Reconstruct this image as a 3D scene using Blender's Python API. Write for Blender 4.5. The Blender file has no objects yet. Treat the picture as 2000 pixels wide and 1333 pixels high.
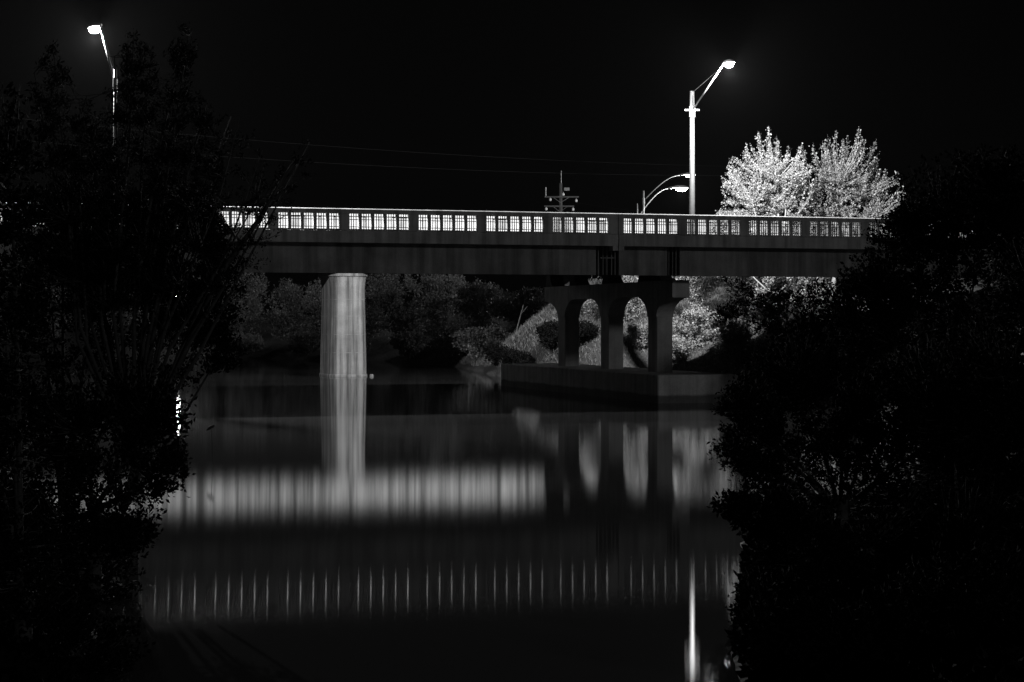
import bpy, math, random
import numpy as np
from mathutils import Vector
R = math.radians
rng = np.random.default_rng(7)
random.seed(7)
scene = bpy.context.scene
col = scene.collection

# ---------------------------------------------------------------- camera
CAM_Z = 3.55
cam = bpy.data.cameras.new('camera')
cam_o = bpy.data.objects.new('camera', cam)
col.objects.link(cam_o)
cam_o.location = (0, 0, CAM_Z)
cam_o.rotation_euler = (R(90), 0, 0)
cam.sensor_width = 36.0
cam.lens = 36.0 * 3640 / 2000
cam.shift_y = -36.5 / 2000
cam.clip_start = 0.1
cam.clip_end = 3000
scene.camera = cam_o

# ---------------------------------------------------------------- night sky, moon, exposure
MOON = Vector((0.66, -0.72, 0.22)).normalized()       # towards the moon, behind and right of the camera
world = bpy.data.worlds.new('World')
scene.world = world
world.use_nodes = True
wn = world.node_tree.nodes
wl = world.node_tree.links
wn.clear()
w_out = wn.new('ShaderNodeOutputWorld')
w_bg = wn.new('ShaderNodeBackground')
w_sky = wn.new('ShaderNodeTexSky')
w_sky.sky_type = 'NISHITA'
w_sky.sun_disc = False
w_sky.sun_elevation = math.asin(MOON.z)
w_sky.sun_rotation = math.atan2(MOON.x, MOON.y)
w_bw = wn.new('ShaderNodeRGBToBW')
wl.new(w_sky.outputs[0], w_bw.inputs[0])
wl.new(w_bw.outputs[0], w_bg.inputs[0])
w_bg.inputs[1].default_value = 0.00012
wl.new(w_bg.outputs[0], w_out.inputs[0])

sun = bpy.data.lights.new('moon', 'SUN')
sun.energy = 0.17
sun.angle = R(3)
sun_o = bpy.data.objects.new('moon', sun)
col.objects.link(sun_o)
sun_o.rotation_euler = MOON.to_track_quat('Z', 'Y').to_euler()

scene.view_settings.view_transform = 'Standard'
scene.view_settings.look = 'None'
scene.view_settings.exposure = 0.0
scene.view_settings.gamma = 1.0
scene.view_settings.use_curve_mapping = False
scene.cycles.use_denoising = True
scene.cycles.sample_clamp_indirect = 4.0
scene.cycles.max_bounces = 6

# ---------------------------------------------------------------- helpers: materials
def grey(v):
    return (v, v, v, 1.0)

def new_mat(name):
    m = bpy.data.materials.new(name)
    m.use_nodes = True
    nt = m.node_tree
    b = nt.nodes['Principled BSDF']
    return m, nt, b

def ramp(nt, src, lo, hi, p0=0.3, p1=0.7):
    r = nt.nodes.new('ShaderNodeValToRGB')
    r.color_ramp.elements[0].position = p0
    r.color_ramp.elements[1].position = p1
    r.color_ramp.elements[0].color = grey(lo)
    r.color_ramp.elements[1].color = grey(hi)
    nt.links.new(src, r.inputs[0])
    return r.outputs[0]

def mult(nt, a, b):
    m = nt.nodes.new('ShaderNodeMix')
    m.data_type = 'RGBA'
    m.blend_type = 'MULTIPLY'
    m.inputs[0].default_value = 1.0
    nt.links.new(a, m.inputs[6])
    nt.links.new(b, m.inputs[7])
    return m.outputs[2]

def noise(nt, scale3, scale=1.0, detail=5.0, rough=0.6):
    tc = nt.nodes.new('ShaderNodeTexCoord')
    mp = nt.nodes.new('ShaderNodeMapping')
    mp.inputs['Scale'].default_value = scale3
    n = nt.nodes.new('ShaderNodeTexNoise')
    n.inputs['Scale'].default_value = scale
    n.inputs['Detail'].default_value = detail
    n.inputs['Roughness'].default_value = rough
    nt.links.new(tc.outputs['Object'], mp.inputs[0])
    nt.links.new(mp.outputs[0], n.inputs['Vector'])
    return n.outputs['Fac']

def bump(nt, b, src, strength, dist):
    bp = nt.nodes.new('ShaderNodeBump')
    bp.inputs['Strength'].default_value = strength
    bp.inputs['Distance'].default_value = dist
    nt.links.new(src, bp.inputs['Height'])
    nt.links.new(bp.outputs[0], b.inputs['Normal'])

def concrete(name, base, streak=0.5, fine_streak=2.6):
    m, nt, b = new_mat(name)
    blot = ramp(nt, noise(nt, (0.9, 0.9, 0.9), 1.0), base * 0.7, base * 1.15)
    st = ramp(nt, noise(nt, (fine_streak, fine_streak, 0.12), 1.0, 5.0), 1.0 - streak, 1.0, 0.35, 0.62)
    fine = noise(nt, (1, 1, 1), 18.0, 6.0)
    fr = ramp(nt, fine, 0.85, 1.05)
    c = mult(nt, mult(nt, blot, st), fr)
    nt.links.new(c, b.inputs['Base Color'])
    b.inputs['Roughness'].default_value = 0.85
    b.inputs['Specular IOR Level'].default_value = 0.25
    bump(nt, b, fine, 0.5, 0.02)
    return m

def wet_concrete(name, base, level):
    m = concrete(name, base, 0.35)
    nt = m.node_tree
    b = nt.nodes['Principled BSDF']
    old = b.inputs['Base Color'].links[0].from_socket
    tc = nt.nodes.new('ShaderNodeTexCoord')
    sp = nt.nodes.new('ShaderNodeSeparateXYZ')
    nt.links.new(tc.outputs['Object'], sp.inputs[0])
    ad = nt.nodes.new('ShaderNodeMath')
    ad.operation = 'MULTIPLY_ADD'
    nt.links.new(noise(nt, (0.8, 0.8, 2.0), 1.0, 5.0), ad.inputs[0])
    ad.inputs[1].default_value = 0.22
    nt.links.new(sp.outputs[2], ad.inputs[2])
    mr = nt.nodes.new('ShaderNodeMapRange')
    mr.inputs['From Min'].default_value = level
    mr.inputs['From Max'].default_value = level + 0.10
    mr.inputs['To Min'].default_value = 0.3
    mr.inputs['To Max'].default_value = 1.0
    nt.links.new(ad.outputs[0], mr.inputs['Value'])
    nt.links.new(mult(nt, old, mr.outputs[0]), b.inputs['Base Color'])
    return m

def plain(name, v, rough=0.6, metal=0.0, var=0.2, scale=6.0):
    m, nt, b = new_mat(name)
    nt.links.new(ramp(nt, noise(nt, (1, 1, 1), scale), v * (1 - var), v * (1 + var)), b.inputs['Base Color'])
    b.inputs['Roughness'].default_value = rough
    b.inputs['Metallic'].default_value = metal
    return m

def leafmat(name, v, trans=0.25, gloss=0.5, spec=0.35):
    m, nt, b = new_mat(name)
    g = nt.nodes.new('ShaderNodeNewGeometry')
    c = ramp(nt, g.outputs['Random Per Island'], v * 0.55, v * 1.35, 0.0, 1.0)
    nt.links.new(c, b.inputs['Base Color'])
    b.inputs['Roughness'].default_value = gloss
    b.inputs['Specular IOR Level'].default_value = spec
    tr = nt.nodes.new('ShaderNodeBsdfTranslucent')
    nt.links.new(c, tr.inputs[0])
    mx = nt.nodes.new('ShaderNodeMixShader')
    mx.inputs[0].default_value = trans
    nt.links.new(b.outputs[0], mx.inputs[1])
    nt.links.new(tr.outputs[0], mx.inputs[2])
    nt.links.new(mx.outputs[0], nt.nodes['Material Output'].inputs[0])
    return m

def emit(name, strength):
    m, nt, b = new_mat(name)
    b.inputs['Base Color'].default_value = grey(0.8)
    b.inputs['Emission Color'].default_value = grey(1.0)
    b.inputs['Emission Strength'].default_value = strength
    return m

M = {}
M['concrete'] = concrete('old_concrete', 0.40, 0.5)
M['girder'] = concrete('girder_concrete', 0.25, 0.5)
M['cap'] = concrete('pier_concrete', 0.5, 0.3)
M['pilecap'] = wet_concrete('tide_marked_concrete', 0.55, 0.42)
M['pale'] = concrete('pale_pier_concrete', 0.24, 0.72, 3.2)
M['fascia2'] = concrete('stained_fascia_concrete', 0.42, 0.8, 1.9)
M['white'] = concrete('white_painted_concrete', 0.78, 0.15)
M['asphalt'] = plain('asphalt', 0.05, 0.9)
M['bar'] = plain('dark_steel', 0.03, 0.7)
M['rubber_and_shade'] = plain('bearing_rubber_and_shade', 0.03, 0.9)
M['pole'] = plain('pale_pole', 0.042, 0.6, 0.0, 0.15, 3.0)
M['galv'] = plain('galvanised_steel', 0.12, 0.5, 0.2)
M['housing'] = plain('lamp_housing', 0.35, 0.5)
M['wood'] = plain('weathered_timber', 0.06, 0.9, 0.0, 0.35, 4.0)
M['ceramic'] = plain('insulator_ceramic', 0.6, 0.25)
M['wire'] = plain('wire', 0.008, 0.5)
M['bark_pale'] = plain('pale_bark', 0.22, 0.85, 0.0, 0.4, 8.0)
M['bark'] = plain('dark_bark', 0.035, 0.9, 0.0, 0.4, 8.0)
M['leaf_lit'] = leafmat('plane_leaf', 0.24, 0.3)
M['leaf_mid'] = leafmat('bank_leaf', 0.12, 0.25)
M['leaf_far'] = leafmat('far_shore_leaf', 0.15, 0.25)
M['leaf_bank_lit'] = leafmat('lit_bank_leaf', 0.26, 0.3)  # bank leaf made paler, lamp light put into the colour
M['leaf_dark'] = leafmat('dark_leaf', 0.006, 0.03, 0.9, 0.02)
M['grass'] = leafmat('grass_blade', 0.17, 0.25)
M['lens'] = emit('lamp_lens', 60.0)

# ---------------------------------------------------------------- helpers: objects
def link(name, me, mat=None, parent=None, loc=None):
    o = bpy.data.objects.new(name, me)
    col.objects.link(o)
    if mat is not None and len(me.materials) == 0:
        me.materials.append(mat)
    if parent is not None:
        o.parent = parent
    if loc is not None:
        o.location = loc
    return o

def empty(name, loc=(0, 0, 0), rz=0.0):
    o = bpy.data.objects.new(name, None)
    col.objects.link(o)
    o.location = loc
    o.rotation_euler = (0, 0, rz)
    o.empty_display_size = 0.3
    return o

def tag(o, label=None, cat=None, group=None, kind=None):
    if label: o['label'] = label
    if cat: o['category'] = cat
    if group: o['group'] = group
    if kind: o['kind'] = kind
    return o

class MB:
    def __init__(self):
        self.v = []
        self.f = []
    def prism(self, prof, axis, a0, a1):
        """profile of 2-D points swept along axis 'x','y' or 'z' between a0 and a1"""
        n = len(prof)
        b = len(self.v)
        for a in (a0, a1):
            for p, q in prof:
                self.v.append({'x': (a, p, q), 'y': (p, a, q), 'z': (p, q, a)}[axis])
        for i in range(n):
            j = (i + 1) % n
            self.f.append((b + i, b + j, b + n + j, b + n + i))
        self.f.append(tuple(b + i for i in reversed(range(n))))
        self.f.append(tuple(b + n + i for i in range(n)))
        return self
    def box(self, x0, x1, y0, y1, z0, z1):
        return self.prism([(x0, y0), (x1, y0), (x1, y1), (x0, y1)], 'z', z0, z1)
    def cbox(self, x0, x1, y0, y1, z0, z1, c=0.02):
        """box with chamfered vertical edges and a chamfered top rim"""
        def ring(k):
            return [(x0 + c + k, y0 + k), (x1 - c - k, y0 + k), (x1 - k, y0 + c + k), (x1 - k, y1 - c - k),
                    (x1 - c - k, y1 - k), (x0 + c + k, y1 - k), (x0 + k, y1 - c - k), (x0 + k, y0 + c + k)]
        b = len(self.v)
        for k, z in ((0, z0), (0, z1 - c), (c * 0.7, z1)):
            self.v += [(p, q, z) for p, q in ring(k)]
        for r in range(2):
            for i in range(8):
                j = (i + 1) % 8
                self.f.append((b + r * 8 + i, b + r * 8 + j, b + r * 8 + 8 + j, b + r * 8 + 8 + i))
        self.f.append(tuple(b + i for i in reversed(range(8))))
        self.f.append(tuple(b + 16 + i for i in range(8)))
        return self
    def tube(self, pts, rad, sides=8):
        pts = [Vector(p) for p in pts]
        if not hasattr(rad, '__len__'):
            rad = [rad] * len(pts)
        b = len(self.v)
        prev = None
        for i, p in enumerate(pts):
            d = (pts[min(i + 1, len(pts) - 1)] - pts[max(i - 1, 0)]).normalized()
            ref = prev if prev is not None else (Vector((1, 0, 0)) if abs(d.x) < 0.8 else Vector((0, 1, 0)))
            a = (ref - d * ref.dot(d)).normalized()
            prev = a
            c = d.cross(a)
            for k in range(sides):
                t = 2 * math.pi * k / sides
                self.v.append(tuple(p + (a * math.cos(t) + c * math.sin(t)) * rad[i]))
        for i in range(len(pts) - 1):
            for k in range(sides):
                k2 = (k + 1) % sides
                self.f.append((b + i * sides + k, b + i * sides + k2, b + (i + 1) * sides + k2, b + (i + 1) * sides + k))
        self.f.append(tuple(b + k for k in reversed(range(sides))))
        e = b + (len(pts) - 1) * sides
        self.f.append(tuple(e + k for k in range(sides)))
        return self
    def rings(self, rings):
        """closed loft through rings of equal length"""
        n = len(rings[0])
        b = len(self.v)
        for r in rings:
            self.v += [tuple(p) for p in r]
        for i in range(len(rings) - 1):
            for k in range(n):
                k2 = (k + 1) % n
                self.f.append((b + i * n + k, b + i * n + k2, b + (i + 1) * n + k2, b + (i + 1) * n + k))
        self.f.append(tuple(b + k for k in reversed(range(n))))
        e = b + (len(rings) - 1) * n
        self.f.append(tuple(e + k for k in range(n)))
        return self
    def mesh(self, name, mat=None, smooth=False):
        me = bpy.data.meshes.new(name)
        me.from_pydata(self.v, [], self.f)
        me.update()
        if smooth:
            me.polygons.foreach_set('use_smooth', [True] * len(me.polygons))
        if mat is not None:
            me.materials.append(mat)
        return me
    def build(self, name, mat, parent=None, loc=None, smooth=False):
        return link(name, self.mesh(name, mat, smooth), None, parent, loc)

def fast_mesh(name, V, F, mat, smooth=False):
    """V (n,3) array, F (m,k) array of faces with k corners each"""
    me = bpy.data.meshes.new(name)
    V = np.asarray(V, dtype=np.float32)
    F = np.asarray(F, dtype=np.int32)
    m, k = F.shape
    me.vertices.add(len(V))
    me.vertices.foreach_set('co', V.ravel())
    me.loops.add(m * k)
    me.loops.foreach_set('vertex_index', F.ravel())
    me.polygons.add(m)
    me.polygons.foreach_set('loop_start', np.arange(0, m * k, k, dtype=np.int32))
    me.polygons.foreach_set('loop_total', np.full(m, k, dtype=np.int32))
    if smooth:
        me.polygons.foreach_set('use_smooth', np.ones(m, dtype=bool))
    me.update(calc_edges=True)
    me.materials.append(mat)
    return me

# bridge frame: s runs along the bridges (to the right and away), t across them (away from the camera)
P0 = Vector((-7.655, 77.4, 0))
ANG = math.atan2(0.2952, 0.9554)
U = Vector((math.cos(ANG), math.sin(ANG), 0))
W = Vector((-math.sin(ANG), math.cos(ANG), 0))
def bw(s, t, z=0.0):
    p = P0 + U * s + W * t
    return Vector((p.x, p.y, z))

# ---------------------------------------------------------------- terrain and water
RIGHT = [(2.1, 14), (2.4, 20), (3.8, 30), (8, 45), (12, 60), (16, 80), (17, 98), (15.5, 105), (10, 108.5), (5, 112), (1, 118),
         (-0.8, 125), (-4.5, 150), (-11, 168), (-32, 190), (-70, 205), (-160, 225)]
LEFT = [(-160, 150), (-62, 140), (-48, 112), (-34, 84), (-20, 62), (-11, 42), (-6.2, 28), (-4.6, 20), (-3.6, 14)]
POLY = np.array(RIGHT + LEFT, dtype=float)

def signed_dist(px, py):
    d = np.full(px.shape, 1e9)
    inside = np.zeros(px.shape, dtype=bool)
    n = len(POLY)
    for i in range(n):
        a = POLY[i]
        b = POLY[(i + 1) % n]
        e = b - a
        t = np.clip(((px - a[0]) * e[0] + (py - a[1]) * e[1]) / (e @ e), 0, 1)
        dd = np.hypot(px - a[0] - t * e[0], py - a[1] - t * e[1])
        d = np.minimum(d, dd)
        cond = (a[1] > py) != (b[1] > py)
        with np.errstate(divide='ignore', invalid='ignore'):
            xi = (b[0] - a[0]) * (py - a[1]) / (b[1] - a[1]) + a[0]
        inside ^= cond & (px < xi)
    return np.where(inside, -d, d)

def ground_z(px, py):
    px = np.asarray(px, dtype=float)
    py = np.asarray(py, dtype=float)
    d = signed_dist(px, py)
    k = np.clip((py - 45) / 45, 0, 1)
    H = 2.3 + k * 5.2 - 3.2 * np.clip((py - 128) / 12, 0, 1) * np.clip((6 - px) / 6, 0, 1)
    q = np.clip((px + 9) / 4, 0, 1) * np.clip((11 - px) / 7, 0, 1) * np.clip((py - 95) / 20, 0, 1)
    L = 12.0 - q * 8.0
    z = np.where(d > 0, H * (1 - np.exp(-np.maximum(d, 0) / L)) + 0.05, 0.25 * d)
    z = np.maximum(z, -2.0)
    w = 0.18 * np.sin(px * 0.83 + py * 0.31) + 0.12 * np.sin(px * 1.9 - py * 1.27 + 1.0) + 0.06 * np.sin(px * 4.1 + py * 3.3)
    return z + w * np.clip(d / 3, 0, 1)

def gz(x, y):
    return float(ground_z(np.array([x]), np.array([y]))[0])

def axis(parts):
    out = []
    for a, b, st in parts:
        out += list(np.arange(a, b, st))
    return np.array(out + [parts[-1][1]])
gx = axis([(-900, -160, 40), (-160, -60, 5), (-60, 40, 1.0), (40, 160, 5), (160, 900, 40)])
gy = axis([(-60, 0, 5), (0, 200, 1.0), (200, 320, 6), (320, 1500, 40)])
GX, GY = np.meshgrid(gx, gy)
GZ = ground_z(GX, GY)
V = np.stack([GX.ravel(), GY.ravel(), GZ.ravel()], 1)
nx, ny = len(gx), len(gy)
ii = np.arange(nx * ny).reshape(ny, nx)
F = np.stack([ii[:-1, :-1].ravel(), ii[:-1, 1:].ravel(), ii[1:, 1:].ravel(), ii[1:, :-1].ravel()], 1)
m, nt, b = new_mat('bank_earth')
c1 = ramp(nt, noise(nt, (1, 1, 1), 0.5, 8.0), 0.02, 0.05)
c2 = ramp(nt, noise(nt, (1, 1, 1), 7.0, 6.0), 0.6, 1.1)
nt.links.new(mult(nt, c1, c2), b.inputs['Base Color'])
b.inputs['Roughness'].default_value = 0.95
bump(nt, b, noise(nt, (1, 1, 1), 5.0, 8.0), 1.0, 0.15)
tag(link('ground', fast_mesh('ground', V, F, m, True)), 'dark earth river banks sloping down to the water', kind='structure')

m, nt, b = new_mat('river_water')
nt.nodes.remove(b)
dif = nt.nodes.new('ShaderNodeBsdfDiffuse')
dif.inputs[0].default_value = grey(0.03)
glo = nt.nodes.new('ShaderNodeBsdfAnisotropic')
glo.distribution = 'BECKMANN'
glo.inputs[0].default_value = grey(0.88)
glo.inputs['Anisotropy'].default_value = 0.46          # ripples run across the river
tg = nt.nodes.new('ShaderNodeCombineXYZ')
tg.inputs[0].default_value = 1.0
nt.links.new(tg.outputs[0], glo.inputs['Tangent'])
fre = nt.nodes.new('ShaderNodeFresnel')
fre.inputs['IOR'].default_value = 1.33
mxw = nt.nodes.new('ShaderNodeMixShader')
nt.links.new(fre.outputs[0], mxw.inputs[0])
nt.links.new(dif.outputs[0], mxw.inputs[1])
nt.links.new(glo.outputs[0], mxw.inputs[2])
nt.links.new(mxw.outputs[0], nt.nodes['Material Output'].inputs[0])
rr = nt.nodes.new('ShaderNodeMapRange')
rr.inputs['To Min'].default_value = 0.048
rr.inputs['To Max'].default_value = 0.056
nt.links.new(noise(nt, (0.05, 0.12, 1), 1.0, 3.0), rr.inputs['Value'])
nt.links.new(rr.outputs[0], glo.inputs['Roughness'])
wb = MB()
wb.v = [(-170, 5, 0), (60, 5, 0), (60, 240, 0), (-170, 240, 0)]
wb.f = [(0, 1, 2, 3)]
tag(wb.build('river', m), 'dark still river reflecting the lit bridges', kind='structure')

# ---------------------------------------------------------------- near bridge with the pierced parapet
B1 = empty('road_bridge', P0, ANG)
tag(B1, 'long concrete road bridge with pierced parapet and arched bent over the river', 'bridge')
LP = 2.984
PITCH, OW = 0.535, 0.405
Z_TOP, Z_OT, Z_OB, Z_LEDGE, Z_FB, Z_SOF, Z_DECK = 8.318, 8.095, 7.453, 7.37, 6.875, 5.62, 7.30
S0, S1 = -50.0, 62.0
JOINT = 12.88
def panel_start(k):
    return -2.04 + LP * k if k <= 4 else 13.154 + LP * (k - 5)
K0, K1 = -6, 10
PS0 = panel_start(K0) - 0.44
PS1 = panel_start(K1) + LP - 0.439
T0 = 0.08          # front of the parapet wall
T1 = 0.33
# fascia with sloped ledge, left and right of the expansion joint
fp = [(0.0, Z_FB), (0.0, Z_LEDGE), (T0 - 0.002, Z_LEDGE + 0.035), (0.6, Z_LEDGE + 0.035), (0.6, Z_FB)]
for a, c in ((S0, JOINT - 0.02), (JOINT + 0.02, S1)):
    MB().prism(fp, 'x', a, c).build('fascia', M['concrete'], B1)
# sill course under the openings and handrail above them
sill = [(T0, Z_LEDGE + 0.037), (T0, Z_OB), (T1, Z_OB), (T1, Z_LEDGE + 0.037)]
rail = [(T0 - 0.03, Z_OT), (T0 - 0.03, Z_TOP - 0.058), (T0 - 0.015, Z_TOP - 0.042), (T1 - 0.02, Z_TOP), (T1 + 0.03, Z_TOP - 0.015), (T1 + 0.03, Z_OT)]
solid = [(T0, Z_LEDGE + 0.037), (T0, Z_OT - 0.002), (T1, Z_OT - 0.002), (T1, Z_LEDGE + 0.037)]
for a, c in ((PS0, JOINT - 0.012), (JOINT + 0.012, PS1)):
    MB().prism(sill, 'x', a, c).build('sill_course', M['concrete'], B1)
for a, c in ((S0, JOINT - 0.012), (JOINT + 0.012, S1)):
    MB().prism(rail, 'x', a, c).build('handrail', M['concrete'], B1)
for a, c in ((S0, PS0), (PS1, S1)):
    MB().prism(solid, 'x', a, c).build('parapet_wall', M['concrete'], B1)
# posts, balusters and steel grilles
bal_me = MB().cbox(0.001, PITCH - OW - 0.001, T0 + 0.012, T1 - 0.012, Z_OB, Z_OT + 0.012, 0.012).mesh('baluster', M['concrete'])
gr = MB()
for i in (1, 2, 3):
    x = OW * i / 4
    gr.box(x - 0.017, x + 0.017, T0 + 0.11, T0 + 0.135, Z_OB + 0.001, Z_OT - 0.001)
for zz in (Z_OT - 0.125, Z_OT - 0.245, Z_OB + 0.09):
    gr.box(0.001, OW - 0.001, T0 + 0.136, T0 + 0.16, zz - 0.014, zz + 0.014)
grille_me = gr.mesh('grille', M['bar'])
for k in range(K0, K1 + 1):
    s = panel_start(k)
    for i in range(5):
        link('grille', grille_me, None, B1, (s + i * PITCH, 0, 0))
        if i < 4:
            link('baluster', bal_me, None, B1, (s + i * PITCH + OW, 0, 0))
    # the post after the panel (wider and split at the expansion joint)
    e = s + 4 * PITCH + OW + 0.001
    n = panel_start(k + 1) - 0.001
    segs = ((e, n),) if k != 4 else ((e, JOINT - 0.013), (JOINT + 0.013, n))
    for a, c in segs:
        MB().cbox(a, c, T0 - 0.02, T1 + 0.02, Z_LEDGE + 0.038, Z_OT + 0.004, 0.018).build('parapet_post', M['concrete'], B1)
a = panel_start(K0)
MB().cbox(a - 0.44, a - 0.001, T0 - 0.02, T1 + 0.02, Z_LEDGE + 0.038, Z_OT + 0.004, 0.018).build('parapet_post', M['concrete'], B1)
# corbel blocks either side of the joint
for a, c in ((JOINT - 0.26, JOINT - 0.022), (JOINT + 0.022, JOINT + 0.26)):
    MB().box(a, c, 0.03, 0.55, Z_FB - 0.20, Z_FB - 0.002).build('corbel', M['concrete'], B1)
# deck, footpath kerbs, far parapet
MB().box(S0, S1, 0.602, 21.2, Z_FB + 0.05, Z_DECK).build('deck_slab', M['concrete'], B1)
MB().box(S0, S1, 2.6, 19.2, Z_DECK + 0.004, Z_DECK + 0.03).build('road_surface', M['asphalt'], B1)
MB().box(S0, S1, 2.3, 2.598, Z_DECK + 0.002, Z_DECK + 0.14).build('kerb', M['concrete'], B1)
MB().box(S0, S1, 19.202, 19.5, Z_DECK + 0.002, Z_DECK + 0.14).build('kerb', M['concrete'], B1)
MB().box(S0, S1, 21.202, 21.46, Z_FB, Z_TOP).build('rear_parapet', M['concrete'], B1)
# girders: outer one with open ends over the bent, inner ones plain
GT = 0.62
G_ENDS = ((S0, 12.05), (13.12, 15.40), (16.0, S1))
for a, c in G_ENDS:
    MB().prism([(GT, Z_SOF), (GT, Z_FB - 0.001), (GT + 0.42, Z_FB - 0.001), (GT + 0.42, Z_SOF)], 'x', a, c).build('girder', M['girder'], B1)
for t in (5.6, 10.6, 15.6, 20.4):
    MB().box(S0, S1, t, t + 0.45, 6.2, Z_FB + 0.049).build('girder', M['girder'], B1)
MB().box(11.9, 16.2, 1.35, 1.6, Z_SOF + 0.03, Z_FB + 0.049).build('slot_shade_backing', M['rubber_and_shade'], B1)  # near-black backing added; shade inside the girder slots put into its colour
for s in (12.2, 12.42, 12.6, 12.82, 12.98, 15.52, 15.7, 15.86):
    MB().box(s - 0.02, s + 0.02, 0.72, 0.8, Z_SOF + 0.01, Z_FB - 0.003).build('stiffener', M['girder'], B1)
MB().box(12.3, 12.95, 0.74, 0.78, 6.35, 6.41).build('stiffener', M['girder'], B1)

# the arched bent and its pile cap
CS0, CS1 = 16.17, 16.95
CAPT0, CAPT1 = 1.84, 20.3
COLS = ((3.8, 4.95), (10.25, 11.4), (16.9, 18.05))
Z_PC, Z_CAPTOP, Z_END, Z_SPR, Z_CROWN = 1.244, 5.46, 4.67, 3.80, 4.76
prof = [(CAPT0, Z_CAPTOP), (CAPT0, Z_END)]
def qell(t_from, z_from, t_to, z_to, n=10, start='flat'):
    pts = []
    for i in range(1, n + 1):
        a = math.pi / 2 * i / n
        if start == 'flat':
            pts.append((t_from + (t_to - t_from) * math.sin(a), z_to + (z_from - z_to) * math.cos(a)))
        else:
            pts.append((t_to + (t_from - t_to) * math.cos(a), z_from + (z_to - z_from) * math.sin(a)))
    return pts
edge_t, edge_z = CAPT0, Z_END
HS = 1.65
for i, (a, c) in enumerate(COLS):
    prof += qell(edge_t, edge_z, a, Z_SPR, 12, 'flat')
    prof.append((c, Z_SPR))
    if i < 2:
        nxt_ = COLS[i + 1][0]
        prof += qell(c, Z_SPR, c + HS, Z_CROWN, 12, 'steep')
        prof.append((nxt_ - HS, Z_CROWN))
        edge_t, edge_z = nxt_ - HS, Z_CROWN
    else:
        prof += qell(c, Z_SPR, CAPT1, Z_END, 12, 'steep')
bent = MB()
prof = prof[1:]
n = len(prof)
sa, sb = CS0 - 0.03, CS1 + 0.03
for s in (sa, sb):
    bent.v += [(s, p, q) for p, q in prof]
for s in (sa, sb):
    bent.v += [(s, p, Z_CAPTOP) for p, q in prof]
for i in range(n - 1):
    j = i + 1
    bent.f.append((i, j, n + j, n + i))                                  # underside
    bent.f.append((2 * n + i, 3 * n + i, 3 * n + j, 2 * n + j))          # top
    bent.f.append((i, 2 * n + i, 2 * n + j, j))                          # left side
    bent.f.append((n + i, n + j, 3 * n + j, 3 * n + i))                  # right side
bent.f.append((0, n, 3 * n, 2 * n))
bent.f.append((n - 1, 3 * n - 1, 4 * n - 1, 2 * n - 1))
bent.build('bent_cap', M['cap'], B1)
for a, c in COLS:
    MB().cbox(CS0, CS1, a + 0.002, c - 0.002, Z_PC, Z_SPR + 0.01, 0.03).build('column', M['cap'], B1)
MB().cbox(14.62, 18.45, -0.2, 23.5, -1.5, Z_PC, 0.05).build('pile_cap', M['pilecap'], B1)
for t in (5.6, 10.6, 15.6, 19.55):
    MB().prism([(t - 0.45, Z_CAPTOP + 0.002), (t - 0.15, 5.75), (t - 0.1, 6.198), (t + 0.55, 6.198), (t + 0.6, 5.75), (t + 0.7, Z_CAPTOP + 0.002)], 'x', CS0 + 0.02, CS1 - 0.02).build('bearing', M['rubber_and_shade'], B1)

# ---------------------------------------------------------------- second, lit bridge behind
B2 = empty('lit_bridge', bw(0, 43.0), ANG)
tag(B2, 'brightly lit pale bridge on a rounded pier seen behind the near parapet', 'bridge')
Z2S, Z2G, Z2F, Z2T = 6.80, 8.7, 9.45, 10.86
A2, E2 = -75.0, 80.0
MB().prism([(0.0, Z2G), (0.0, Z2F), (8.6, Z2F), (8.6, Z2G)], 'x', A2, E2).build('deck_slab', M['fascia2'], B2)
for t in (0.35, 3.9, 7.4):
    MB().box(A2, E2, t, t + 0.6, Z2S if t < 1 else 7.2, Z2G - 0.002).build('girder', M['fascia2'], B2)
MB().box(A2, E2, 1.2, 7.2, Z2F + 0.004, Z2F + 0.03).build('road_surface', M['asphalt'], B2)
# pale parapet panels with slots: rails above and below, uprights between
MB().box(A2, E2, 0.12, 0.36, Z2F + 0.002, 9.72).build('sill_course', M['white'], B2)
MB().cbox(A2, E2, 0.08, 0.40, 10.50, Z2T, 0.02).build('handrail', M['white'], B2)
up_me = MB().cbox(0.0, 0.85, 0.14, 0.34, 9.72, 10.50, 0.012).mesh('upright', M['white'])
for i in range(66):
    s = -24.0 + i * 0.98
    if i % 7 == 3:
        continue
    link('upright', up_me, None, B2, (s + 0.05 * math.sin(i * 2.3), 0, 0))
for a, c in ((A2, -24.1), (40.6, E2)):
    MB().box(a, c, 0.14, 0.34, 9.722, 10.498).build('parapet_wall', M['white'], B2)
MB().box(A2, E2, 8.3, 8.56, Z2F + 0.002, Z2T).build('rear_parapet', M['white'], B2)
# rounded wall pier (s 9.9..11.6, t 43.1..49.6)
def stadium(s0, s1, t0, t1, z, grow=0.0, n=12):
    r = (s1 - s0) / 2 + grow
    cs = (s0 + s1) / 2
    ta, tb = t0 + (s1 - s0) / 2, t1 - (s1 - s0) / 2
    pts = []
    for i in range(n + 1):
        a = math.pi + math.pi * i / n
        pts.append((cs + r * math.cos(a), ta + r * 0.8 * math.sin(a), z))
    for i in range(n + 1):
        a = math.pi * i / n
        pts.append((cs + r * math.cos(a), tb + r * 0.8 * math.sin(a), z))
    return pts
pb = MB()
levels = [(-1.5, 0.0), (0.30, 0.0), (1.4, -0.02), (2.6, -0.05), (3.8, -0.075), (4.9, -0.1), (5.7, -0.1), (6.1, -0.08), (6.4, -0.04), (6.58, 0.0)]
pb.rings([stadium(9.15, 11.63, 0.12, 5.6, z, g) for z, g in levels])
pier = pb.build('pier', M['pale'], B2, smooth=False)
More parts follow.
